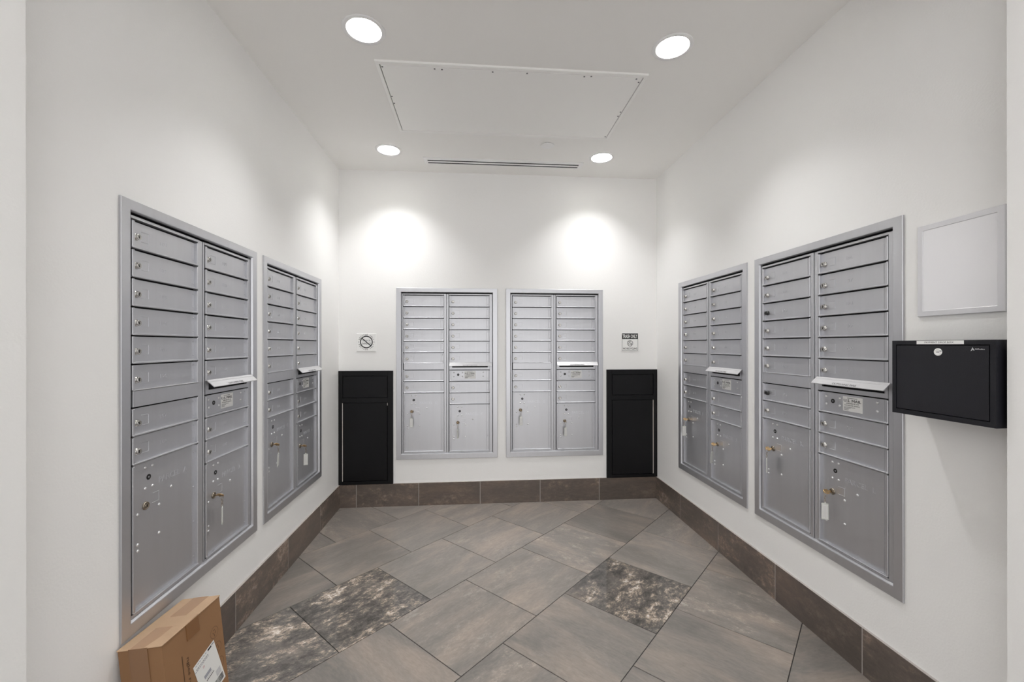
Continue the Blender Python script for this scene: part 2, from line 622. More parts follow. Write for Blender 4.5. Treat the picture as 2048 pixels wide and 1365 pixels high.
# skirting: grout strip on the wall with tiles proud of it
def skirting(name, frame, rot, a0, a1, joints):
    bm = bmesh.new()
    pts = [frame(a0, 0), frame(a1, 0.0098)]
    x0, x1 = sorted((pts[0][0], pts[1][0])); y0, y1 = sorted((pts[0][1], pts[1][1]))
    box(bm, x0, x1, y0, y1, 0, BB + 0.0012)
    base = tag(obj(name, bm, 'grout_light'), kind='structure')
    js = [a0] + sorted(joints) + [a1]
    for k, (p, q) in enumerate(zip(js, js[1:])):
        lo = p + (0.0019 if k else 0.0)
        hi = q - (0.0019 if k < len(js) - 2 else 0.0)
        bm = bmesh.new()
        box(bm, -(hi - lo) / 2, (hi - lo) / 2, -BB / 2, BB / 2, -0.004, 0.004, 0.0006)
        c = frame((lo + hi) / 2, 0.0065)
        o = obj('tile', bm, 'tile_skirt', base, (c[0], c[1], BB / 2 + 0.0003), rot)
        rr = random.Random(k * 7 + len(joints) * 31 + int(a0 * 10))
        o['mottle'] = rr.choice([0.1, 0.25, 0.4])
        o['turn'] = 0.0
        t = rr.uniform(0.85, 1.1)
        o['tone'] = [t * 1.08, t * 0.97, t * 0.91]


skirting('baseboard_back', lambda a, n: (a, YB - n), (pi / 2, 0, 0), XL, XR, [-0.912, -0.446, 0.024, 0.494, 0.968])
skirting('baseboard_left', lambda a, n: (XL + n, a), (pi / 2, 0, pi / 2), EY1, YB - 0.0105, [2.912, 2.434, 1.92, 1.45])
skirting('baseboard_right', lambda a, n: (XR - n, a), (pi / 2, 0, -pi / 2), EY1, YB - 0.0105, [2.906, 2.433, 1.945, 1.479])

# ------------------------------------------------------------------ downlights
bm = bmesh.new()
lathe(bm, [(APER, -0.0035), (RIM - 0.002, -0.0045), (RIM, -0.0005), (RIM - 0.001, 0.0), (APER + 0.004, 0.0), (APER, -0.0035)], 40, cap=False)
ME_TRIM = to_mesh('trim_ring', bm, 'white_trim')
bm = bmesh.new()
lathe(bm, [(APER, -0.0035), (APER - 0.001, 0.01), (0.0640, 0.110), (0.0640, 0.114), (APER + 0.003, 0.114), (APER + 0.003, 0.001)], 40, cap=False)
ME_CAN = to_mesh('reflector', bm, 'reflector')
bm = bmesh.new()
f = bm.faces.new([bm.verts.new((0.0638 * cos(2 * pi * i / 32), 0.0638 * sin(2 * pi * i / 32), 0.110)) for i in range(32)])
ME_LENS = to_mesh('lens', bm, 'lens')
ME_HLENS = ME_LENS.copy()
ME_HLENS.materials.clear()
ME_HLENS.materials.append(M['hall_lens'])
DL = ['round recessed ceiling downlight nearest the left wall, left of the access panel front corner',
      'round recessed ceiling downlight near the right wall, right of the access panel front corner',
      'small round downlight by the back wall, left end of the slot diffuser',
      'small round downlight by the back wall, right end of the slot diffuser']
HL = ['round downlight in the hall ceiling left of the opening', 'round downlight in the hall ceiling right of the opening']
for i, (x, y) in enumerate(LIGHTS + HALL_LIGHTS):
    e = empty('downlight', (x, y, ZC))
    tag(e, (DL + HL)[i], 'downlight', 'recessed downlights in the mail room ceiling' if i < 4 else 'recessed downlights in the hall ceiling')
    link('trim_ring', ME_TRIM, e)
    link('reflector', ME_CAN, e)
    link('lens', ME_LENS if i < 4 else ME_HLENS, e)

# ------------------------------------------------------------------ ceiling access panel, slot diffuser, sprinkler plate
hx0, hx1, hy0, hy1 = -0.476, 0.845, 2.034, 2.700
hc = ((hx0 + hx1) / 2, (hy0 + hy1) / 2)
e = empty('access_panel', (hc[0], hc[1], ZC))
tag(e, 'large flat white rectangular access panel framed in the ceiling centre', 'access panel')
bm = bmesh.new()
ax, ay = (hx1 - hx0) / 2, (hy1 - hy0) / 2


def rect_ring(bm, loops, mi=0):
    rings = []
    for (a, b, z) in loops:
        rings.append([bm.verts.new(p) for p in ((-a, -b, z), (a, -b, z), (a, b, z), (-a, b, z))])
    for A, B in zip(rings, rings[1:]):
        for i in range(4):
            bm.faces.new((A[i], A[(i + 1) % 4], B[(i + 1) % 4], B[i])).material_index = mi


rect_ring(bm, [(ax, ay, 0), (ax, ay, -0.007), (ax - 0.002, ay - 0.002, -0.009), (ax - 0.016, ay - 0.020, -0.009), (ax - 0.017, ay - 0.021, -0.007), (ax - 0.017, ay - 0.021, 0)])
obj('frame', bm, 'hatch', e)
bm = bmesh.new()
box(bm, -ax + 0.0208, ax - 0.0208, -ay + 0.0252, ay - 0.0252, -0.0075, -0.001, 0.0008)
obj('panel', bm, 'hatch', e)
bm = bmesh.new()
box(bm, -ax + 0.0172, ax - 0.0172, -ay + 0.0212, ay - 0.0212, -0.001, 0.0)  # dark sheet painted as the shadow in the gap around the panel
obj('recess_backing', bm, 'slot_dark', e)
bm = bmesh.new()
lathe(bm, [(0.0044, -0.0086), (0.0044, -0.007)], 10)
ME_SCREW = to_mesh('screw', bm, 'ink_grey')
for x, y in [(-0.4480, 2.074), (-0.201, 2.070), (-0.166, 2.072), (0.078, 2.071), (0.246, 2.068), (0.531, 2.070), (0.565, 2.066),
             (0.795, 2.068), (0.816, 2.093), (-0.450, 2.316), (-0.450, 2.382), (0.817, 2.369), (0.817, 2.413), (0.8165, 2.6565)]:
    link('screw', ME_SCREW, e, (x - hc[0], y - hc[1], 0))

e = empty('slot_diffuser', (0.2005, 3.113, ZC))
tag(e, 'long narrow white air diffuser with two dark slots in ceiling by the back wall', 'air diffuser')
bm = bmesh.new()
sx, sy = (0.782 + 0.378) / 2, 0.0505
ix, iy = (SLOT[1] - SLOT[0]) / 2, (SLOT[3] - SLOT[2]) / 2
oy = (SLOT[2] + SLOT[3]) / 2 - 3.113
rings = []
for (a, b, z, dy) in [(sx, sy, 0, 0), (sx, sy, -0.003, 0), (sx - 0.002, sy - 0.002, -0.004, 0), (ix, iy, -0.004, oy), (ix, iy, -0.0022, oy)]:
    rings.append([bm.verts.new(p) for p in ((-a, -b + dy, z), (a, -b + dy, z), (a, b + dy, z), (-a, b + dy, z))])
for A, B in zip(rings, rings[1:]):
    for i in range(4):
        bm.faces.new((A[i], A[(i + 1) % 4], B[(i + 1) % 4], B[i]))
obj('frame', bm, 'white_trim', e)
bm = bmesh.new()
box(bm, -ix + 0.0005, ix - 0.0005, oy - 0.0115, oy + 0.0115, -0.0040, -0.0021, 0.0005)
obj('centre_bar', bm, 'white_trim', e)
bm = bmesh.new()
box(bm, -ix + 0.0005, ix - 0.0005, oy - iy + 0.0005, oy + iy - 0.0005, -0.0020, 0.03)  # dark slab standing in for the shade inside the slots
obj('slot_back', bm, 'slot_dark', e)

e = empty('sprinkler_plate', (0.471, 2.812, ZC))
tag(e, 'small round white concealed sprinkler cover plate on the ceiling', 'sprinkler')
bm = bmesh.new()
lathe(bm, [(0.044, -0.0075), (0.0445, -0.006), (0.044, -0.0045)], 32)
obj('cover', bm, 'white_trim', e)
bm = bmesh.new()
lathe(bm, [(0.036, -0.0045), (0.036, 0.0)], 24)
obj('collar', bm, 'ink_grey', e)

# ------------------------------------------------------------------ mailbox units
# local frame of a unit: origin bottom centre of the trim on the wall, x to the right, -y out of the wall
DW = 0.3105                      # width of a door incl. left flange and hinge strip
FACE, PROUD = -0.0115, -0.0005   # n of the door sheet and of flange / lip


def nbox(bm, u0, u1, w0, w1, n0, n1, bev=0.0, mi=0):
    """u to the right, w downwards from the door top, n outwards."""
    box(bm, u0, u1, -n1, -n0, -w1, -w0, bev, mi)


def door_mesh(name, h, lip=0.0060, rivet_w=(0.018, 0.068)):
    bm = bmesh.new()
    nbox(bm, 0.009, 0.2865, 0.0042, h - lip * 0.3, FACE - 0.003, FACE, 0.0004)
    nbox(bm, 0.2872, DW - 0.0070, 0.0042, h - lip * 0.3, FACE - 0.004, FACE - 0.0006, 0.0003)      # hinge strip
    nbox(bm, DW - 0.0072, DW - 0.0002, 0.0036, h - 0.001, FACE - 0.004, PROUD - 0.001, 0.0014)     # hinge bead
    nbox(bm, 0.0004, 0.0110, 0.0042, h - 0.0012, FACE - 0.003, PROUD, 0.0014)                         # left flange
    nbox(bm, 0.0025, DW - 0.0020, h - lip, h - 0.0002, FACE - 0.003, PROUD + 0.001, 0.0012)        # bottom lip
    for q in rivet_w:
        if q < h - 0.01:
            dome(bm, 0.2965, -(FACE - 0.0006), -q, 0.0030, 0.0014, 8)
    return to_mesh(name, bm, 'alu')


ME_DOOR = door_mesh('door', 0.0886)
ME_DOOR_LAST = door_mesh('door_above_strip', 0.0828, 0.0026)
ME_PARCEL = {0: door_mesh('parcel_door', 0.4535, 0.003, (0.03, 0.16, 0.29, 0.42)),
             1: door_mesh('parcel_door_short', 0.3655, 0.003, (0.03, 0.14, 0.25, 0.345))}
ME_USDOOR = door_mesh('carrier_door', 0.0886)


def lock_mesh(body):
    bm = bmesh.new()
    lathe(bm, [(0.0112, -0.001), (0.0112, 0.0025), (0.0100, 0.0040), (0.0092, 0.0042), (0.0092, 0.0100), (0.0084, 0.0112), (0.0062, 0.0112), (0.0058, 0.0104)], 20, 'y', mi=0)
    box(bm, -0.0012, 0.0012, -0.0112, -0.0102, -0.0045, 0.0045, 0, 1)
    return to_mesh('lock', bm, [body, 'keyhole'])


ME_LOCK = lock_mesh('chrome')
ME_LOCK_BLACK = lock_mesh('black_lock')
bm = bmesh.new()
lathe(bm, [(0.0092, -0.001), (0.0090, 0.0008), (0.0080, 0.0010), (0.0076, 0.0004)], 18, 'y', mi=0)
lathe(bm, [(0.0030, 0.0004), (0.0028, 0.0010)], 10, 'y', mi=1)
ME_LOCK_FLUSH = to_mesh('master_lock', bm, ['keyhole', 'ink_light'])
bm = bmesh.new()
lathe(bm, [(0.0128, -0.001), (0.0128, 0.0030), (0.0112, 0.0048), (0.0098, 0.0050), (0.0094, 0.0030), (0.0060, 0.0030), (0.0056, 0.0056)], 20, 'y', mi=0)
box(bm, -0.0011, 0.0011, -0.0058, -0.0050, -0.0042, 0.0042, 0, 1)
ME_LOCK_PARCEL = to_mesh('tenant_lock', bm, ['bronze', 'keyhole'])
bm = bmesh.new()
for a in ((0.0, 0.030, 0.0, 0.0014), (0.0286, 0.030, 0.0, 0.0322), (0.0, 0.030, 0.0308, 0.0322)):
    nbox(bm, *a, FACE - 0.0005, FACE + 0.0012, 0.0004)
ME_CARD = to_mesh('card_slot', bm, 'alu')

# rivets of the parcel doors (door local u, w)
RIV = [(0.0639, 0.0228), (0.0940, 0.0228), (0.0639, 0.0893), (0.0940, 0.0893), (0.1795, 0.1199),
       (0.0327, 0.1615), (0.1225, 0.1615), (0.0327, 0.2552), (0.1225, 0.2552), (0.0327, 0.2743)]
bm = bmesh.new()
for u, q in RIV:
    dome(bm, u, -FACE, -q, 0.0052, 0.0036, 12)
ME_RIV = to_mesh('rivets', bm, 'rivet')
bm = bmesh.new()
for u, q in [(0.0338, 0.0222), (0.0338, 0.0532), (0.1002, 0.0222), (0.1002, 0.0532), (0.2620, 0.0195), (0.2620, 0.0510)]:
    dome(bm, u, -FACE, -q, 0.0052, 0.0036, 12)
ME_RIV_US = to_mesh('rivets', bm, 'rivet')

EX, EY_, EN = (1, 0, 0), (0, 0, 1), (0, -1, 0)
# carrier door label
bm = bmesh.new()
nbox(bm, 0.115, 0.2022, 0.0118, 0.0695, FACE - 0.0002, FACE + 0.0004)
ME_LABEL = to_mesh('label', bm, 'sticker')
bm = bmesh.new()
NF = -(FACE + 0.0004)
for k in range(9):        # tiny header line, too small to read
    nbox(bm, 0.1350 + k * 0.0050, 0.1388 + k * 0.0050, 0.0166, 0.0190, FACE + 0.0004, FACE + 0.0005, mi=1)
for dx, dz in ((0.0, 0.0), (0.0006, 0.0), (0.0003, 0.0004)):      # bold face
    add_text(bm, 'U.S. MAIL', (0.1190 + dx, NF, -0.0330 + dz), EX, EY_, EN, 0.0764, 0.0104, 0.0003 + dx * 0.1, 0)
add_text(bm, 'APPROVED BY THE', (0.1290, NF, -0.0405), EX, EY_, EN, 0.0570, 0.0044, 0.0002, 0, 0.02)
add_text(bm, 'POSTMASTER GENERAL', (0.1225, NF, -0.0485), EX, EY_, EN, 0.0680, 0.0048, 0.0002, 0)
for k, wd in enumerate((0.050, 0.030, 0.022, 0.020)):
    nbox(bm, 0.120, 0.120 + wd, 0.0525 + k * 0.0036, 0.0541 + k * 0.0036, FACE + 0.0004, FACE + 0.0005, mi=1)
ME_LABEL_TXT = to_mesh('label_print', bm, ['ink', 'ink_grey'])

# outgoing flap: thin slab from its hinge line outwards and down
bm = bmesh.new()
h0, h1 = Vector((0, -0.001, -0.5770)), Vector((0, -0.029, -0.6030))
dn = (h1 - h0).normalized()
up = Vector((0, -dn.z, dn.y)) * -1.0
if up.y > 0:
    up = -up
FL_H = (h1 - h0).length
prof = [(0, 0), (0, 0.0030), (0.010, 0.0030), (0.0108, 0.0022), (0.0116, 0.0030), (FL_H - 0.0015, 0.0030), (FL_H, 0.0018), (FL_H, 0.0), (0.006, 0.0)]
ua, ub = 0.4035, 0.7275
ra = [bm.verts.new(h0 + dn * a + up * b + Vector((ua, 0, 0))) for a, b in prof]
rb = [bm.verts.new(h0 + dn * a + up * b + Vector((ub, 0, 0))) for a, b in prof]
for i in range(len(prof)):
    j = (i + 1) % len(prof)
    bm.faces.new((ra[i], ra[j], rb[j], rb[i]))
bm.faces.new(ra)
bm.faces.new(rb)
for v in bm.verts:
    v.co += Vector((-MW / 2, 0, MH))
ME_FLAP = to_mesh('outgoing_flap', bm, 'alu_flap')
bm = bmesh.new()
o0 = h0 + dn * (FL_H - 0.0035) + up * 0.0031 + Vector((0.507 - MW / 2, 0, MH))
q0 = h0 + dn * (FL_H - 0.0012) + up * 0.0028 + Vector((0.500 - MW / 2, 0, MH))
stk = [q0 + Vector((0, 0, 0)), q0 + Vector((0.125, 0, 0)), q0 + Vector((0.125, 0, 0)) - dn * 0.0150, q0 - dn * 0.0150]
lo = [bm.verts.new(p + up * 0.0001) for p in stk]
hi = [bm.verts.new(p + up * 0.0004) for p in stk]
bm.faces.new(lo)
bm.faces.new(hi)
for i in range(4):
    bm.faces.new((lo[i], lo[(i + 1) % 4], hi[(i + 1) % 4], hi[i]))
add_text(bm, 'OUTGOING MAIL', o0 + up * 0.0002, (1, 0, 0), -dn, up, 0.110, 0.0085, 0.0003, 1)
ME_FLAP_TXT = to_mesh('flap_print', bm, ['white_print', 'ink'])

# trim frame
bm = bmesh.new()
rings = []


def frame_loop(iu, it, ib, n):
    return [bm.verts.new(p) for p in ((-MW / 2 + iu, -n, ib), (MW / 2 - iu, -n, ib), (MW / 2 - iu, -n, MH - it), (-MW / 2 + iu, -n, MH - it))]


for a in [(0, 0, 0, 0.0), (0, 0, 0, 0.0055), (0.0015, 0.0015, 0.0015, 0.0068), (0.0325, 0.0300, 0.0370, 0.0068), (0.0350, 0.0320, 0.0395, 0.0058),
          (0.0380, 0.0345, 0.0430, -0.0020), (0.0385, 0.0347, 0.0440, -0.0070)]:
    rings.append(frame_loop(*a))
for A, B in zip(rings, rings[1:]):
    for i in range(4):
        bm.faces.new((A[i], A[(i + 1) % 4], B[(i + 1) % 4], B[i]))
ME_FRAME = to_mesh('trim_frame', bm, 'alu_frame')


def ub(bm, u0, u1, w0, w1, n0, n1, bev=0.0, mi=0):
    box(bm, u0 - MW / 2, u1 - MW / 2, -n1, -n0, MH - w1, MH - w0, bev, mi)


def piece(name, args, mat='alu', bev=0.0008):
    bm = bmesh.new()
    ub(bm, *args, bev)
    return to_mesh(name, bm, mat)


WB = 1.2735
STILES = [piece('stile', (0.0400, 0.0478, 0.0425, WB, -0.022, -0.0045)), piece('stile', (0.3616, 0.3778, 0.0425, WB, -0.022, -0.0035)),
          piece('stile', (0.3938, 0.3999, 0.0425, WB, -0.022, -0.0045)), piece('stile', (0.7138, 0.7332, 0.0425, WB, -0.022, -0.0035))]
ME_MULL = piece('mullion', (0.3800, 0.3917, 0.0425, WB, -0.022, -0.0060))
RAILS = [piece('rail', (0.0494, 0.3620, 0.0425, 0.0515, -0.022, -0.0030)), piece('rail', (0.4014, 0.7136, 0.0425, 0.0515, -0.022, -0.0030)),
         piece('rail', (0.0494, 0.3620, 1.2632, WB, -0.022, -0.0030)), piece('rail', (0.4014, 0.7136, 1.2662, WB, -0.022, -0.0030))]
ME_STRIP = piece('blank_strip', (0.0540, 0.3612, 0.5800, 0.6300, -0.020, -0.0020))
bm = bmesh.new()
for a in ((0.4035, 0.7130, 0.5780, 0.5880), (0.4035, 0.7130, 0.6145, 0.6312), (0.4035, 0.4230, 0.5880, 0.6145), (0.6995, 0.7130, 0.5880, 0.6145)):
    ub(bm, *a, -0.010, -0.0030)
ME_SLOTPLATE = to_mesh('slot_plate', bm, 'alu')
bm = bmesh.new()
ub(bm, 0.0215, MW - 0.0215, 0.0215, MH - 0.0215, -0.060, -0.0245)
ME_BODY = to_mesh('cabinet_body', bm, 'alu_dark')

NUM = {}


def number_mesh(s):
    bm = bmesh.new()
    add_text(bm, s, (0.1300, -FACE, -0.0525), EX, EY_, EN, 0.029, 0.0125, 0.0007)
    return to_mesh('number', bm, 'alu')


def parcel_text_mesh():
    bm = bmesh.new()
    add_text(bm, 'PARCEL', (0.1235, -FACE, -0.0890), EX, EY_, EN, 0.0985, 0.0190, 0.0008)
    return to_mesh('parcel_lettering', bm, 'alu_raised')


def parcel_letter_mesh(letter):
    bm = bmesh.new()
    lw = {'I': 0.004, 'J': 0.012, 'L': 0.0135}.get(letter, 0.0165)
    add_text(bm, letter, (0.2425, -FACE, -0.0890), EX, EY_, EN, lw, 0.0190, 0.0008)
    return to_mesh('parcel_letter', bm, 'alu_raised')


ME_PTEXT = parcel_text_mesh()
TOPS_L = [0.0530, 0.1420, 0.2310, 0.3200, 0.4084, 0.4968, 0.6310, 0.7192]
TOPS_R = [0.0530, 0.1420, 0.2310, 0.3200, 0.4084, 0.4968, 0.7212, 0.8096]
UCOL = (0.0505, 0.4025)


def unit(loc, rz, first, letters, label, black=(), numbers=True):
    e = empty('mailbox_unit', loc, rz)
    tag(e, label, 'mailbox unit', 'recessed apartment mailbox units')
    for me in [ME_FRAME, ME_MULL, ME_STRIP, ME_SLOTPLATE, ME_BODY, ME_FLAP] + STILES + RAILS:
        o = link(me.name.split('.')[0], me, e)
        if me is ME_FLAP:
            link('flap_print', ME_FLAP_TXT, o)
    for c, tops in ((0, TOPS_L), (1, TOPS_R)):
        for k, tp in enumerate(tops):
            d = link('door', ME_DOOR_LAST if k == 5 else ME_DOOR, e, (UCOL[c] - MW / 2, 0, MH - tp))
            bl = (c, k) in black
            lk = link('lock', ME_LOCK_BLACK if bl else ME_LOCK, d, (0.0270, -FACE, -0.0505), (0, random.uniform(-0.5, 0.5), 0))
            if bl:
                lk['label'] = 'black lock'
            link('card_slot', ME_CARD, d, (0.0490, 0, -0.0290))
            link('number', number_mesh(str(first + c * 8 + k)), d)
    c = link('carrier_door', ME_USDOOR, e, (UCOL[1] - MW / 2, 0, MH - 0.6327))
    c['label'] = 'carrier door with white mail label'
    link('master_lock', ME_LOCK_FLUSH, c, (0.0669, -FACE, -0.0382))
    link('rivets', ME_RIV_US, c)['kind'] = 'stuff'
    link('label', ME_LABEL, c)
    link('label_print', ME_LABEL_TXT, c)
    for c, (wt, let) in enumerate(zip((0.8078, 0.8984), letters)):
        d = link('parcel_door', ME_PARCEL[c], e, (UCOL[c] - MW / 2, 0, MH - wt))
        d['label'] = 'parcel door ' + let
        link('master_lock', ME_LOCK_FLUSH, d, (0.0785, -FACE, -0.0560))
        link('tenant_lock', ME_LOCK_PARCEL, d, (0.0648, -FACE, -0.1440))
        link('rivets', ME_RIV, d)['kind'] = 'stuff'
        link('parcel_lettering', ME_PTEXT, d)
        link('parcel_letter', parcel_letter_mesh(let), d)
        link('card_slot', ME_CARD, d, (0.0930, 0, -0.1140))
    return e


UN = {}
UN['L1'] = unit((XL, L1 + MW / 2, MZ), pi / 2, 101, 'AB', 'grey metal mailbox unit with parcel doors A and B, above the cardboard box')
UN['L2'] = unit((XL, L2 + MW / 2, MZ), pi / 2, 118, 'CD', 'grey metal mailbox unit in left wall with parcel doors C and D')
UN['B1'] = unit((B1 + MW / 2, YB, MZ), 0, 134, 'EF', 'grey metal mailbox unit on back wall, beside the recycle-only sign')
UN['B2'] = unit((B2 + MW / 2, YB, MZ), 0, 150, 'GH', 'grey metal mailbox unit on back wall, beside the trash-only sign')
UN['R1'] = unit((XR, R1 - MW / 2, MZ), -pi / 2, 166, 'IJ', 'grey metal mailbox unit in right wall with parcel doors I and J')
UN['R2'] = unit((XR, R2 - MW / 2, MZ), -pi / 2, 188, 'KL', 'grey metal mailbox unit with parcel doors K and L, beside the black drop box', black={(0, 2), (0, 6)})

# ------------------------------------------------------------------ keys with tags hanging in the parcel locks
bm = bmesh.new()      # origin at the lock face, -y outwards
box(bm, -0.0045, 0.0045, -0.0150, -0.0020, -0.0011, 0.0011, 0.0004)
lathe(bm, [(0.0100, -0.0017), (0.0115, -0.0012), (0.0115, 0.0012), (0.0100, 0.0017)], 18, 'z', (0, -0.0235, 0))
box(bm, -0.0110, 0.0110, -0.0215, -0.0140, -0.0016, 0.0016, 0.0005)
ME_KEY = to_mesh('key', bm, 'brass')
bm = bmesh.new()
tube(bm, [(0.0085 * cos(a), -0.0290, -0.0090 + 0.0100 * sin(a)) for a in [2 * pi * i / 20 for i in range(20)]], 0.0009, 6, True)
ME_RING = to_mesh('ring', bm, 'steel_ring')
bm = bmesh.new()
for k in range(3):
    zc = -0.0222 - k * 0.0082
    pts = [(0.0036 * cos(a), 0, zc + 0.0055 * sin(a)) if k % 2 else (0, 0.0036 * cos(a), zc + 0.0055 * sin(a)) for a in [2 * pi * i / 12 for i in range(12)]]
    tube(bm, [(x, y - 0.0290, z) for x, y, z in pts], 0.0010, 6, True)
ME_CHAIN = to_mesh('chain', bm, 'steel_ring')
bm = bmesh.new()
box(bm, -0.0120, 0.0120, -0.0018, 0.0018, -0.0670, 0.0, 0.0008)
box(bm, -0.0035, 0.0035, -0.0012, 0.0012, -0.0005, 0.0050, 0.0006)
ME_TAG = to_mesh('tag', bm, 'acrylic')
bm = bmesh.new()
for s in (-1, 1):
    y0, y1 = sorted((s * 0.0017, s * 0.0020))
    box(bm, -0.0098, 0.0098, y0, y1, -0.0625, -0.0050, 0, 0)
    for k in range(4):
        y2, y3 = sorted((s * 0.0019, s * 0.0021))
        x = -0.0072 + k * 0.0046
        box(bm, x, x + 0.0012, y2, y3, -0.0590 + 0.004 * (k % 2), -0.0100, 0, 1)
ME_TAGP = to_mesh('tag_insert', bm, ['paper', 'white_print'])

UPOS = {'L1': (XL, L1, pi / 2), 'L2': (XL, L2, pi / 2), 'B1': (B1, YB, 0), 'B2': (B2, YB, 0), 'R1': (XR, R1, -pi / 2), 'R2': (XR, R2, -pi / 2)}


def key(un, col, facing, label, swing=0.0, roll=0.75):
    u = UCOL[col] + 0.0648
    wv = (0.8078, 0.8984)[col] + 0.1440
    ox, oy, rz = UPOS[un]
    n = FACE + 0.0045
    p = Vector((ox, oy, 0)) + Matrix.Rotation(rz, 3, 'Z') @ Vector((u, -n, 0))
    e = empty('parcel_key', (p.x, p.y, MZ + MH - wv), rz)
    tag(e, label, 'key', 'keys left in the parcel locks')
    link('key', ME_KEY, e, (0, 0, 0), (0, roll, 0))
    link('ring', ME_RING, e, (0, 0, 0), (0, 0, 0))
    link('chain', ME_CHAIN, e)
    # tag heading: plane normal towards the viewer (0) or edge on (pi/2)
    view = math.atan2(p.x, p.y)
    t = link('tag', ME_TAG, e, (0, -0.0290, -0.0480), (swing, 0, -view + facing - rz))
    link('tag_insert', ME_TAGP, t)


key('L1', 1, pi / 2 - 0.1, 'brass key with edge-on clear tag hanging in parcel door B lock')
key('L2', 0, pi / 2 - 0.25, 'brass key with edge-on clear tag hanging in parcel door C lock', 0.05)
key('L2', 1, 0.0, 'brass key with white tag facing out in parcel door D lock')
key('B1', 0, 0.2, 'key with white tag in left parcel door of back-wall unit by recycle sign')
key('B1', 1, 1.1, 'key with narrow turned tag in right parcel door of back-wall unit by recycle sign')
key('B2', 0, 0.2, 'key with white tag in left parcel door of back-wall unit by trash sign')
key('B2', 1, 0.5, 'key with white tag in right parcel door of back-wall unit by trash sign')
key('R1', 0, 0.1, 'brass key with white tag facing out in parcel door I lock')
key('R1', 1, 0.95, 'brass key with turned narrow tag in parcel door J lock', 0.06)
key('R2', 0, pi / 2, 'brass key with edge-on clear tag hanging in parcel door K lock')
key('R2', 1, 0.1, 'brass key with white printed tag facing out in parcel door L lock')


# ------------------------------------------------------------------ black waste cabinets in the back corners
def cabinet(x0, x1, z0, z1, flap, door, strip_side, label):
    cx = (x0 + x1) / 2
    e = empty('waste_cabinet', (cx, YB, z0))
    tag(e, label, 'waste cabinet', 'black built-in waste cabinets')
    F = 0.014
    bm = bmesh.new()

    def b(a0, a1, c0, c1, n0, n1, bev=0.0):
        box(bm, a0 - cx, a1 - cx, -n1, -n0, c0 - z0, c1 - z0, bev)
    b(x0, flap[0], z0, z1, 0, F, 0.0008)
    b(flap[1], x1, z0, z1, 0, F, 0.0008)
    b(flap[0], flap[1], flap[3], z1, 0, F)
    b(flap[0], flap[1], door[3], flap[2], 0, F)
    b(flap[0], flap[1], z0, door[2], 0, F)
    b(flap[0], flap[1], door[2], flap[3], 0, 0.002)
    obj('frame', bm, 'black', e)
    g = 0.004
    bm = bmesh.new()
    b(flap[0] + g, flap[1] - g, flap[2] + g, flap[3] - g, 0.003, F - 0.001, 0.001)
    obj('flap', bm, 'black', e)
    bm = bmesh.new()
    b(door[0] + g, door[1] - g, door[2] + g, door[3] - g, 0.003, F - 0.001, 0.001)
    d = obj('door', bm, 'black', e)
    bm = bmesh.new()
    xs = (door[0] + 0.0004, door[0] + 0.0036) if strip_side < 0 else (door[1] - 0.0036, door[1] - 0.0004)
    b(xs[0], xs[1], door[2] + 0.004, door[3] - 0.004, 0.003, F + 0.0005)  # door edge; its bright reflection is put into the pale colour
    obj('edge_strip', bm, 'alu_edge', d)['label'] = 'pale metal edge strip'
    if strip_side < 0:
        bm = bmesh.new()
        b(door[1] - 0.0028, door[1] - 0.0005, door[3] - 0.026, door[3] - 0.004, 0.003, F - 0.0015)
        obj('hinge_pin', bm, 'alu_edge', d)


cabinet(XL + 0.0002, -0.638, BB + 0.0005, 1.0378, (-1.0125, -0.6770, 0.8315, 1.0010), (-1.0145, -0.6785, 0.1985, 0.7980), -1,
        'black metal waste cabinet in left back corner, under the recycle-only sign')
cabinet(1.0290, XR - 0.0002, BB + 0.0005, 1.0360, (1.0700, 1.4110, 0.8310, 1.0000), (1.0700, 1.4110, 0.1990, 0.7960), 1,
        'black metal waste cabinet in right back corner, under the trash-only sign')

# ------------------------------------------------------------------ signs on the back wall
sw, sh = 0.0725, 0.0680
e = empty('recycle_sign', (-0.8380, YB, 1.2540))
tag(e, 'square white sign with crossed black circle and ring of lettering, left back wall', 'sign')
bm = bmesh.new()
box(bm, -sw, sw, -0.004, 0, -sh, sh, 0.0015)
obj('plate', bm, 'sign_white', e)
bm = bmesh.new()
NY = -0.0041
RO, RI = 0.0475, 0.0402
v = [[bm.verts.new((r * cos(2 * pi * i / 48), y, r * sin(2 * pi * i / 48) + 0.003)) for i in range(48)] for r, y in ((RO, NY + 0.0003), (RO, NY - 0.0002), (RI, NY - 0.0002), (RI, NY + 0.0003))]
for A, B in zip(v, v[1:]):
    for i in range(48):
        bm.faces.new((A[i], A[(i + 1) % 48], B[(i + 1) % 48], B[i]))
d = 0.0032
c45 = Vector((cos(radians(-42)), 0, sin(radians(-42))))
n45 = Vector((-c45.z, 0, c45.x))
ps = [c45 * -0.0435 + n45 * -d, c45 * 0.0435 + n45 * -d, c45 * 0.0435 + n45 * d, c45 * -0.0435 + n45 * d]
bm.faces.new([bm.verts.new((p.x, NY - 0.00025, p.z + 0.003)) for p in ps])
obj('prohibition_ring', bm, 'ink', e)
bm = bmesh.new()


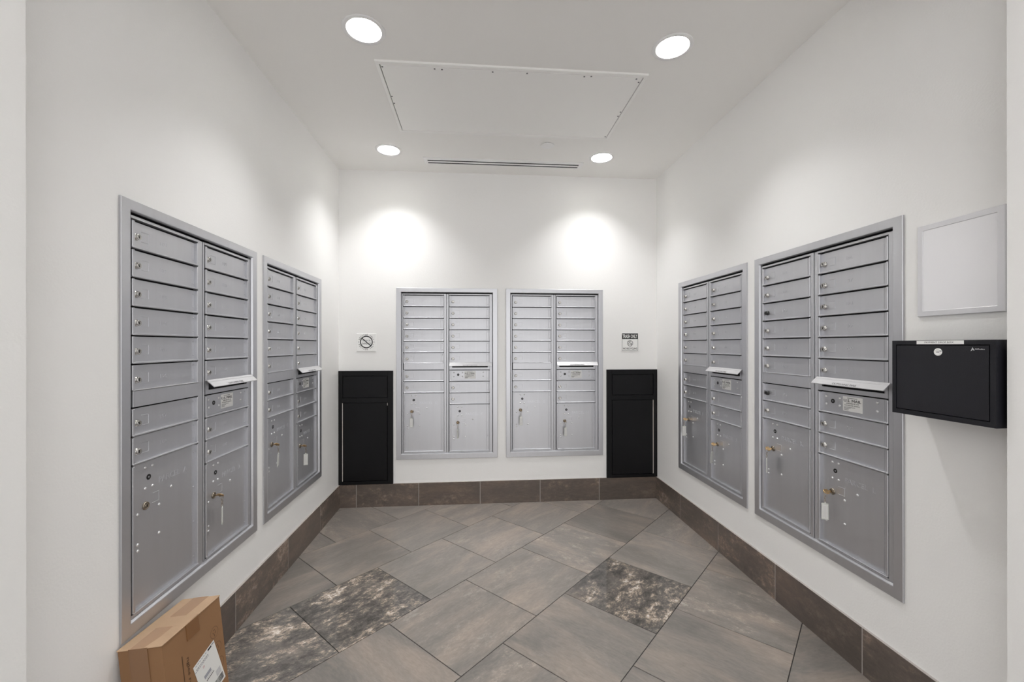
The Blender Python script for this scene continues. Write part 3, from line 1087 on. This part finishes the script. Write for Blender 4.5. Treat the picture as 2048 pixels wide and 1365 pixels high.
def arc_text(bm, s, r, a0, a1, hgt, inward=False):
    n = len(s)
    for i, ch in enumerate(s):
        if ch == ' ':
            continue
        a = a0 + (a1 - a0) * (i + 0.5) / n
        wch = 0.62 * hgt if ch not in 'I' else 0.2 * hgt
        rad = Vector((cos(a), 0, sin(a)))
        tan = Vector((sin(a), 0, -cos(a)))
        if inward:
            rad2, tan2 = -rad, -tan
            org = rad * (r + hgt) - tan2 * (wch / 2)
            add_text(bm, ch, org + Vector((0, NY, 0.003)), tan2, rad2, EN, wch, hgt, 0.0002, 0, 0.015)
        else:
            org = rad * r - tan * (wch / 2)
            add_text(bm, ch, org + Vector((0, NY, 0.003)), tan, rad, EN, wch, hgt, 0.0002, 0, 0.015)


arc_text(bm, 'RECYCLE ONLY', 0.0500, radians(165), radians(15), 0.0110)
arc_text(bm, 'RECYCLE ONLY', 0.0500, radians(195), radians(345), 0.0110, True)
for s in (-1, 1):
    box(bm, s * 0.0565 - 0.0025, s * 0.0565 + 0.0025, NY - 0.0002, NY + 0.0002, 0.0005, 0.0055)
obj('ring_lettering', bm, 'ink', e)
bm = bmesh.new()
add_text(bm, 'TRASH OR', (-0.032, NY, 0.0065), EX, EY_, EN, 0.064, 0.0150, 0.0002, 0, 0.012)
add_text(bm, 'GARBAGE', (-0.034, NY, -0.0155), EX, EY_, EN, 0.067, 0.0150, 0.0002, 0, 0.012)
obj('centre_lettering', bm, 'ink_grey', e)

e = empty('trash_sign', (1.2228, YB, 1.2560))
tag(e, 'white sign with black header reading trash only, right back wall', 'sign')
bm = bmesh.new()
box(bm, -0.0720, 0.0720, -0.003, 0, -0.0735, 0.0735, 0.001)
obj('plate', bm, 'sign_white', e)
bm = bmesh.new()
NY = -0.0031
box(bm, -0.0660, 0.0660, NY - 0.0002, NY + 0.0002, 0.0240, 0.0690)
for a in ((-0.0660, -0.0638, -0.0670, 0.0240), (0.0638, 0.0660, -0.0670, 0.0240), (-0.0660, 0.0660, -0.0690, -0.0668)):
    box(bm, a[0], a[1], NY - 0.0002, NY + 0.0002, a[2], a[3])
add_text(bm, 'NO RECYCLING', (-0.0580, NY, -0.0600), EX, EY_, EN, 0.1160, 0.0155, 0.0002, 0, 0.02)
R0, R9 = 0.0240, 0.0205
v = [[bm.verts.new((r * cos(2 * pi * i / 40), NY - 0.0003, r * sin(2 * pi * i / 40) - 0.0100)) for i in range(40)] for r in (R0, R9)]
for i in range(40):
    bm.faces.new((v[0][i], v[0][(i + 1) % 40], v[1][(i + 1) % 40], v[1][i]))
for k in range(3):     # chasing arrows
    a0 = radians(90 + 120 * k)
    pa = [Vector((cos(a0 + da) * rr, 0, sin(a0 + da) * rr)) for da, rr in ((-0.75, 0.0155), (0.25, 0.0165), (0.75, 0.0130), (0.35, 0.0095), (0.2, 0.0115), (-0.7, 0.0110))]
    bm.faces.new([bm.verts.new((p.x, NY - 0.0003, p.z - 0.0100)) for p in pa])
c45 = Vector((cos(radians(-45)), 0, sin(radians(-45)))); n45 = Vector((-c45.z, 0, c45.x))
ps = [c45 * -0.0215 + n45 * -0.0015, c45 * 0.0215 + n45 * -0.0015, c45 * 0.0215 + n45 * 0.0015, c45 * -0.0215 + n45 * 0.0015]
bm.faces.new([bm.verts.new((p.x, NY - 0.0005, p.z - 0.0100)) for p in ps])
obj('print', bm, 'ink', e)
bm = bmesh.new()
add_text(bm, 'TRASH ONLY', (-0.0605, NY - 0.0002, 0.0310), EX, EY_, EN, 0.1210, 0.0300, 0.0003, 0, 0.014)
obj('header_lettering', bm, 'sign_white', e)

# ------------------------------------------------------------------ framed board on the right wall
# local: x to the right (towards the viewer along the wall), -y out of the wall
e = empty('framed_board', (XR, 1.1640, 1.3235), -pi / 2)
tag(e, 'blank white sheet in thin silver frame above the black drop box', 'framed board')
bw, bh = 0.2325, 0.2935
bm = bmesh.new()


def fl2(iu, n):
    return [bm.verts.new(p) for p in ((-bw / 2 + iu, -n, iu), (bw / 2 - iu, -n, iu), (bw / 2 - iu, -n, bh - iu), (-bw / 2 + iu, -n, bh - iu))]


rings = [fl2(*a) for a in ((0, 0), (0, 0.0060), (0.0015, 0.0075), (0.0165, 0.0075), (0.0175, 0.0068), (0.0178, 0.0055), (0.0178, 0.001))]
for A, B in zip(rings, rings[1:]):
    for i in range(4):
        bm.faces.new((A[i], A[(i + 1) % 4], B[(i + 1) % 4], B[i]))
obj('frame', bm, 'board_frame', e)
bm = bmesh.new()
box(bm, -bw / 2 + 0.017, bw / 2 - 0.017, -0.0058, -0.001, 0.017, bh - 0.017)
obj('sheet', bm, 'board', e)

# ------------------------------------------------------------------ payment drop box
PB = 0.11
py0, py1, pz0, pz1 = 0.9918, 1.2670, 1.0160, 1.2455
e = empty('payment_drop_box', (XR, (py0 + py1) / 2, pz0), -pi / 2)
tag(e, 'black metal payment drop box with keyed door on right wall', 'drop box')
pw, ph = py1 - py0, pz1 - pz0
yc = (py0 + py1) / 2


def pu(y):
    return yc - y


bm = bmesh.new()
DU0, DU1, DZ0, DZ1 = pu(1.2550), pu(1.0045), 1.0300 - pz0, 1.2330 - pz0
box(bm, -pw / 2, pw / 2, -PB + 0.020, 0, 0, ph)
for a in ((-pw / 2, DU0, 0, ph), (DU1, pw / 2, 0, ph), (DU0, DU1, DZ1, ph), (DU0, DU1, 0, DZ0)):
    box(bm, a[0], a[1], -PB, -PB + 0.0202, a[2], a[3])
obj('body', bm, 'black_box', e)
bm = bmesh.new()
box(bm, DU0 + 0.002, DU1 - 0.003, -PB + 0.0005, -PB + 0.012, DZ0 + 0.002, DZ1 - 0.003, 0.0012, 0, 2)
d = obj('door', bm, 'black_box', e)
bm = bmesh.new()
lathe(bm, [(0.0108, -0.0005), (0.0108, 0.0012), (0.0100, 0.0022), (0.0074, 0.0024), (0.0070, 0.0018), (0.0020, 0.0020)], 28, 'y', (pu(1.1303), -PB + 0.0005, 1.2114 - pz0))
box(bm, pu(1.1303) - 0.004, pu(1.1303) + 0.004, -PB - 0.0020, -PB - 0.0012, 1.2106 - pz0, 1.2122 - pz0, 0, 1)
box(bm, pu(1.1303) + 0.0060, pu(1.1303) + 0.0108, -PB - 0.0022, -PB - 0.0010, 1.2135 - pz0, 1.2150 - pz0, 0, 1)
obj('lock', bm, ['sign_white', 'keyhole'], d)
bm = bmesh.new()
NYD = -PB + 0.0003
pts = [(1.0486, 1.2150), (1.0442, 1.2253), (1.0396, 1.2168), (1.0414, 1.2168), (1.0440, 1.2200), (1.0458, 1.2163)]
f1 = [bm.verts.new((pu(y), NYD - 0.0002, z - pz0)) for y, z in pts]
f0 = [bm.verts.new((pu(y), NYD + 0.0003, z - pz0)) for y, z in pts]
bm.faces.new(f1)
for i in range(6):
    bm.faces.new((f0[i], f0[(i + 1) % 6], f1[(i + 1) % 6], f1[i]))
add_text(bm, 'ADIR', (pu(1.0388), NYD, 1.2192 - pz0), EX, EY_, EN, 0.0105, 0.0034, 0.0003)
add_text(bm, 'office', (pu(1.0278), NYD, 1.2190 - pz0), EX, EY_, EN, 0.0115, 0.0030, 0.0003)
obj('logo', bm, 'white_print', d)
bm = bmesh.new()
box(bm, pu(1.1902), pu(1.0644), -PB - 0.0006, -PB + 0.0002, 1.2340 - pz0, 1.2445 - pz0)
s = obj('name_strip', bm, 'sign_white', e)
bm = bmesh.new()
add_text(bm, 'PAYMENT DROP BOX', (pu(1.1668), -PB - 0.0006, 1.2368 - pz0), EX, EY_, EN, 0.0775, 0.0052, 0.0002)
obj('name_lettering', bm, 'ink_grey', s)

# ------------------------------------------------------------------ cardboard box leaning on the left wall
BT, BLn, TH, YW = 0.1286, 0.2491, 0.1099, -0.0703
BHt = 0.3524 / cos(TH)
e = empty('cardboard_box', (-1.0345, 1.3157, 0.3524))
tag(e, 'brown cardboard shipping carton with tape leaning on the left wall', 'cardboard box')
e.matrix_world = Matrix.Translation((-1.0345, 1.3157, 0.3524)) @ Matrix.Rotation(YW, 4, 'Z') @ Matrix.Rotation(-TH, 4, 'Y')
# local: x thickness, y length, z up (0 at the top, -BHt at the bottom)
bm = bmesh.new()
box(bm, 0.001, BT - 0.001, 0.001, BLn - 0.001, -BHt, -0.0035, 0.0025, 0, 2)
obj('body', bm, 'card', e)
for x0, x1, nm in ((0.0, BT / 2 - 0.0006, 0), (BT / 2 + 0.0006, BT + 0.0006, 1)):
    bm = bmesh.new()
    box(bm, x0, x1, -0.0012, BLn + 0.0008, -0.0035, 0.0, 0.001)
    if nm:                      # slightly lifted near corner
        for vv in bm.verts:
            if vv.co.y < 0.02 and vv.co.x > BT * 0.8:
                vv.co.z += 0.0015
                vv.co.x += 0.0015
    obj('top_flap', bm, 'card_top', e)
bm = bmesh.new()
box(bm, 0.0380, 0.0900, -0.0016, BLn + 0.0012, 0.0, 0.0003)
obj('tape', bm, 'tape', e)
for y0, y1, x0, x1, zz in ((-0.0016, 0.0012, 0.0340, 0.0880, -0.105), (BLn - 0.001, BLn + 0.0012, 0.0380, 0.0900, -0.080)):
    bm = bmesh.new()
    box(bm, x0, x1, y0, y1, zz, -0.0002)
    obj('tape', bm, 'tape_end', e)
bm = bmesh.new()
box(bm, BT - 0.095, BT + 0.0010, 0.0920, 0.1450, 0.0002, 0.0006)
obj('tape', bm, 'card_top', e)
bm = bmesh.new()
box(bm, BT - 0.0012, BT + 0.0010, 0.0920, 0.1450, -0.0520, 0.0006)
obj('tape', bm, 'tape_dark', e)['label'] = 'brown tape strip folded over the edge'
FX = BT - 0.001
EB, EHD, EO = Vector((0, 1, 0)), Vector((0, 0, -1)), Vector((1, 0, 0))


def fpt(b, h, o=0.0):
    return Vector((FX + o, b, -h))


bm = bmesh.new()
box(bm, FX, FX + 0.0002, 0.0655, 0.0685, -0.330, -0.0810)
add_text(bm, 'ngics root', fpt(0.0805, 0.0985, -0.0001), EHD, EB, EO, 0.1150, 0.0130, 0.0003, 0, 0.02)
for cb, chh in ((0.2067, 0.1017), (0.2134, 0.1570), (0.2180, 0.2120)):
    for r0, r1 in ((0.0185, 0.0175),):
        ro = [bm.verts.new(fpt(cb + r0 * cos(2 * pi * i / 32), chh + r0 * sin(2 * pi * i / 32), 0.0003)) for i in range(32)]
        ri = [bm.verts.new(fpt(cb + r1 * cos(2 * pi * i / 32), chh + r1 * sin(2 * pi * i / 32), 0.0003)) for i in range(32)]
        for i in range(32):
            bm.faces.new((ro[i], ro[(i + 1) % 32], ri[(i + 1) % 32], ri[i]))
    for k in range(3):      # chasing arrows and stem
        a0 = radians(30 + 120 * k)
        pa = [(cos(a0 + da) * rr, sin(a0 + da) * rr) for da, rr in ((-0.7, 0.0078), (0.3, 0.0080), (0.75, 0.0062), (0.25, 0.0054), (-0.65, 0.0056))]
        bm.faces.new([bm.verts.new(fpt(cb + a, chh - 0.002 + b_, 0.0003)) for a, b_ in pa])
    box(bm, FX, FX + 0.0002, cb - 0.0012, cb + 0.0012, -chh - 0.0130, -chh - 0.0055)
obj('print', bm, 'ink_brown', e)
# shipping label, turned on the face
LO = Vector((0.1993, 0.1218))
E1 = Vector((-0.973, 0.229)).normalized()
E2 = Vector((0.229, 0.973)).normalized()


def lp(a, b, o):
    q = LO + E1 * a + E2 * b
    return fpt(q.x, q.y, o)


def lquad(bm, a0, a1, b0, b1, o, mi=0, thick=0.0002):
    ps = [(a0, b0), (a1, b0), (a1, b1), (a0, b1)]
    lo = [bm.verts.new(lp(a, b, o)) for a, b in ps]
    hi = [bm.verts.new(lp(a, b, o + thick)) for a, b in ps]
    bm.faces.new(hi).material_index = mi
    for i in range(4):
        bm.faces.new((lo[i], lo[(i + 1) % 4], hi[(i + 1) % 4], hi[i])).material_index = mi


bm = bmesh.new()
lquad(bm, 0, 0.0990, 0, 0.1540, 0.0004, 0, 0.0004)
s = obj('shipping_label', bm, 'paper', e)
s['label'] = 'white shipping label'
bm = bmesh.new()
O1 = 0.0008
lquad(bm, 0.0030, 0.0140, 0.0040, 0.0075, O1, 1)
lquad(bm, 0.0155, 0.0330, 0.0040, 0.0100, O1, 0)
rl = random.Random(3)
for k in range(6):          # address lines
    a = 0.040 + 0.009 * k
    lquad(bm, a, a + 0.0055, 0.0050, 0.0075, O1, 2)
for row, b0 in enumerate((0.0165, 0.0215)):
    a = 0.036
    while a < 0.093:
        wd = rl.uniform(0.003, 0.007)
        lquad(bm, a, a + wd, b0, b0 + 0.0026, O1, 1 if row == 0 else 2)
        a += wd + 0.0018
lquad(bm, 0.0600, 0.0680, 0.0330, 0.0350, O1, 3)
lquad(bm, 0.0600, 0.0680, 0.0370, 0.0390, O1, 3)
lquad(bm, 0.0420, 0.0740, 0.0645, 0.0760, O1, 2)
lquad(bm, 0.0380, 0.0680, 0.0800, 0.0812, O1, 2)
lquad(bm, 0.0340, 0.0700, 0.0860, 0.0885, O1, 0)
for k in range(10):         # small print and barcode bars
    lquad(bm, 0.0080, 0.0300, 0.098 + 0.0022 * k, 0.0988 + 0.0022 * k, O1, 2)
a = 0.006
while a < 0.092:
    wd = rl.choice((0.0006, 0.0012, 0.0018))
    lquad(bm, a, a + wd, 0.124, 0.147, O1, 0)
    a += wd + rl.choice((0.0008, 0.0014))
obj('label_print', bm, ['ink', 'ink_grey', 'ink_light', 'ink_pink'], s)
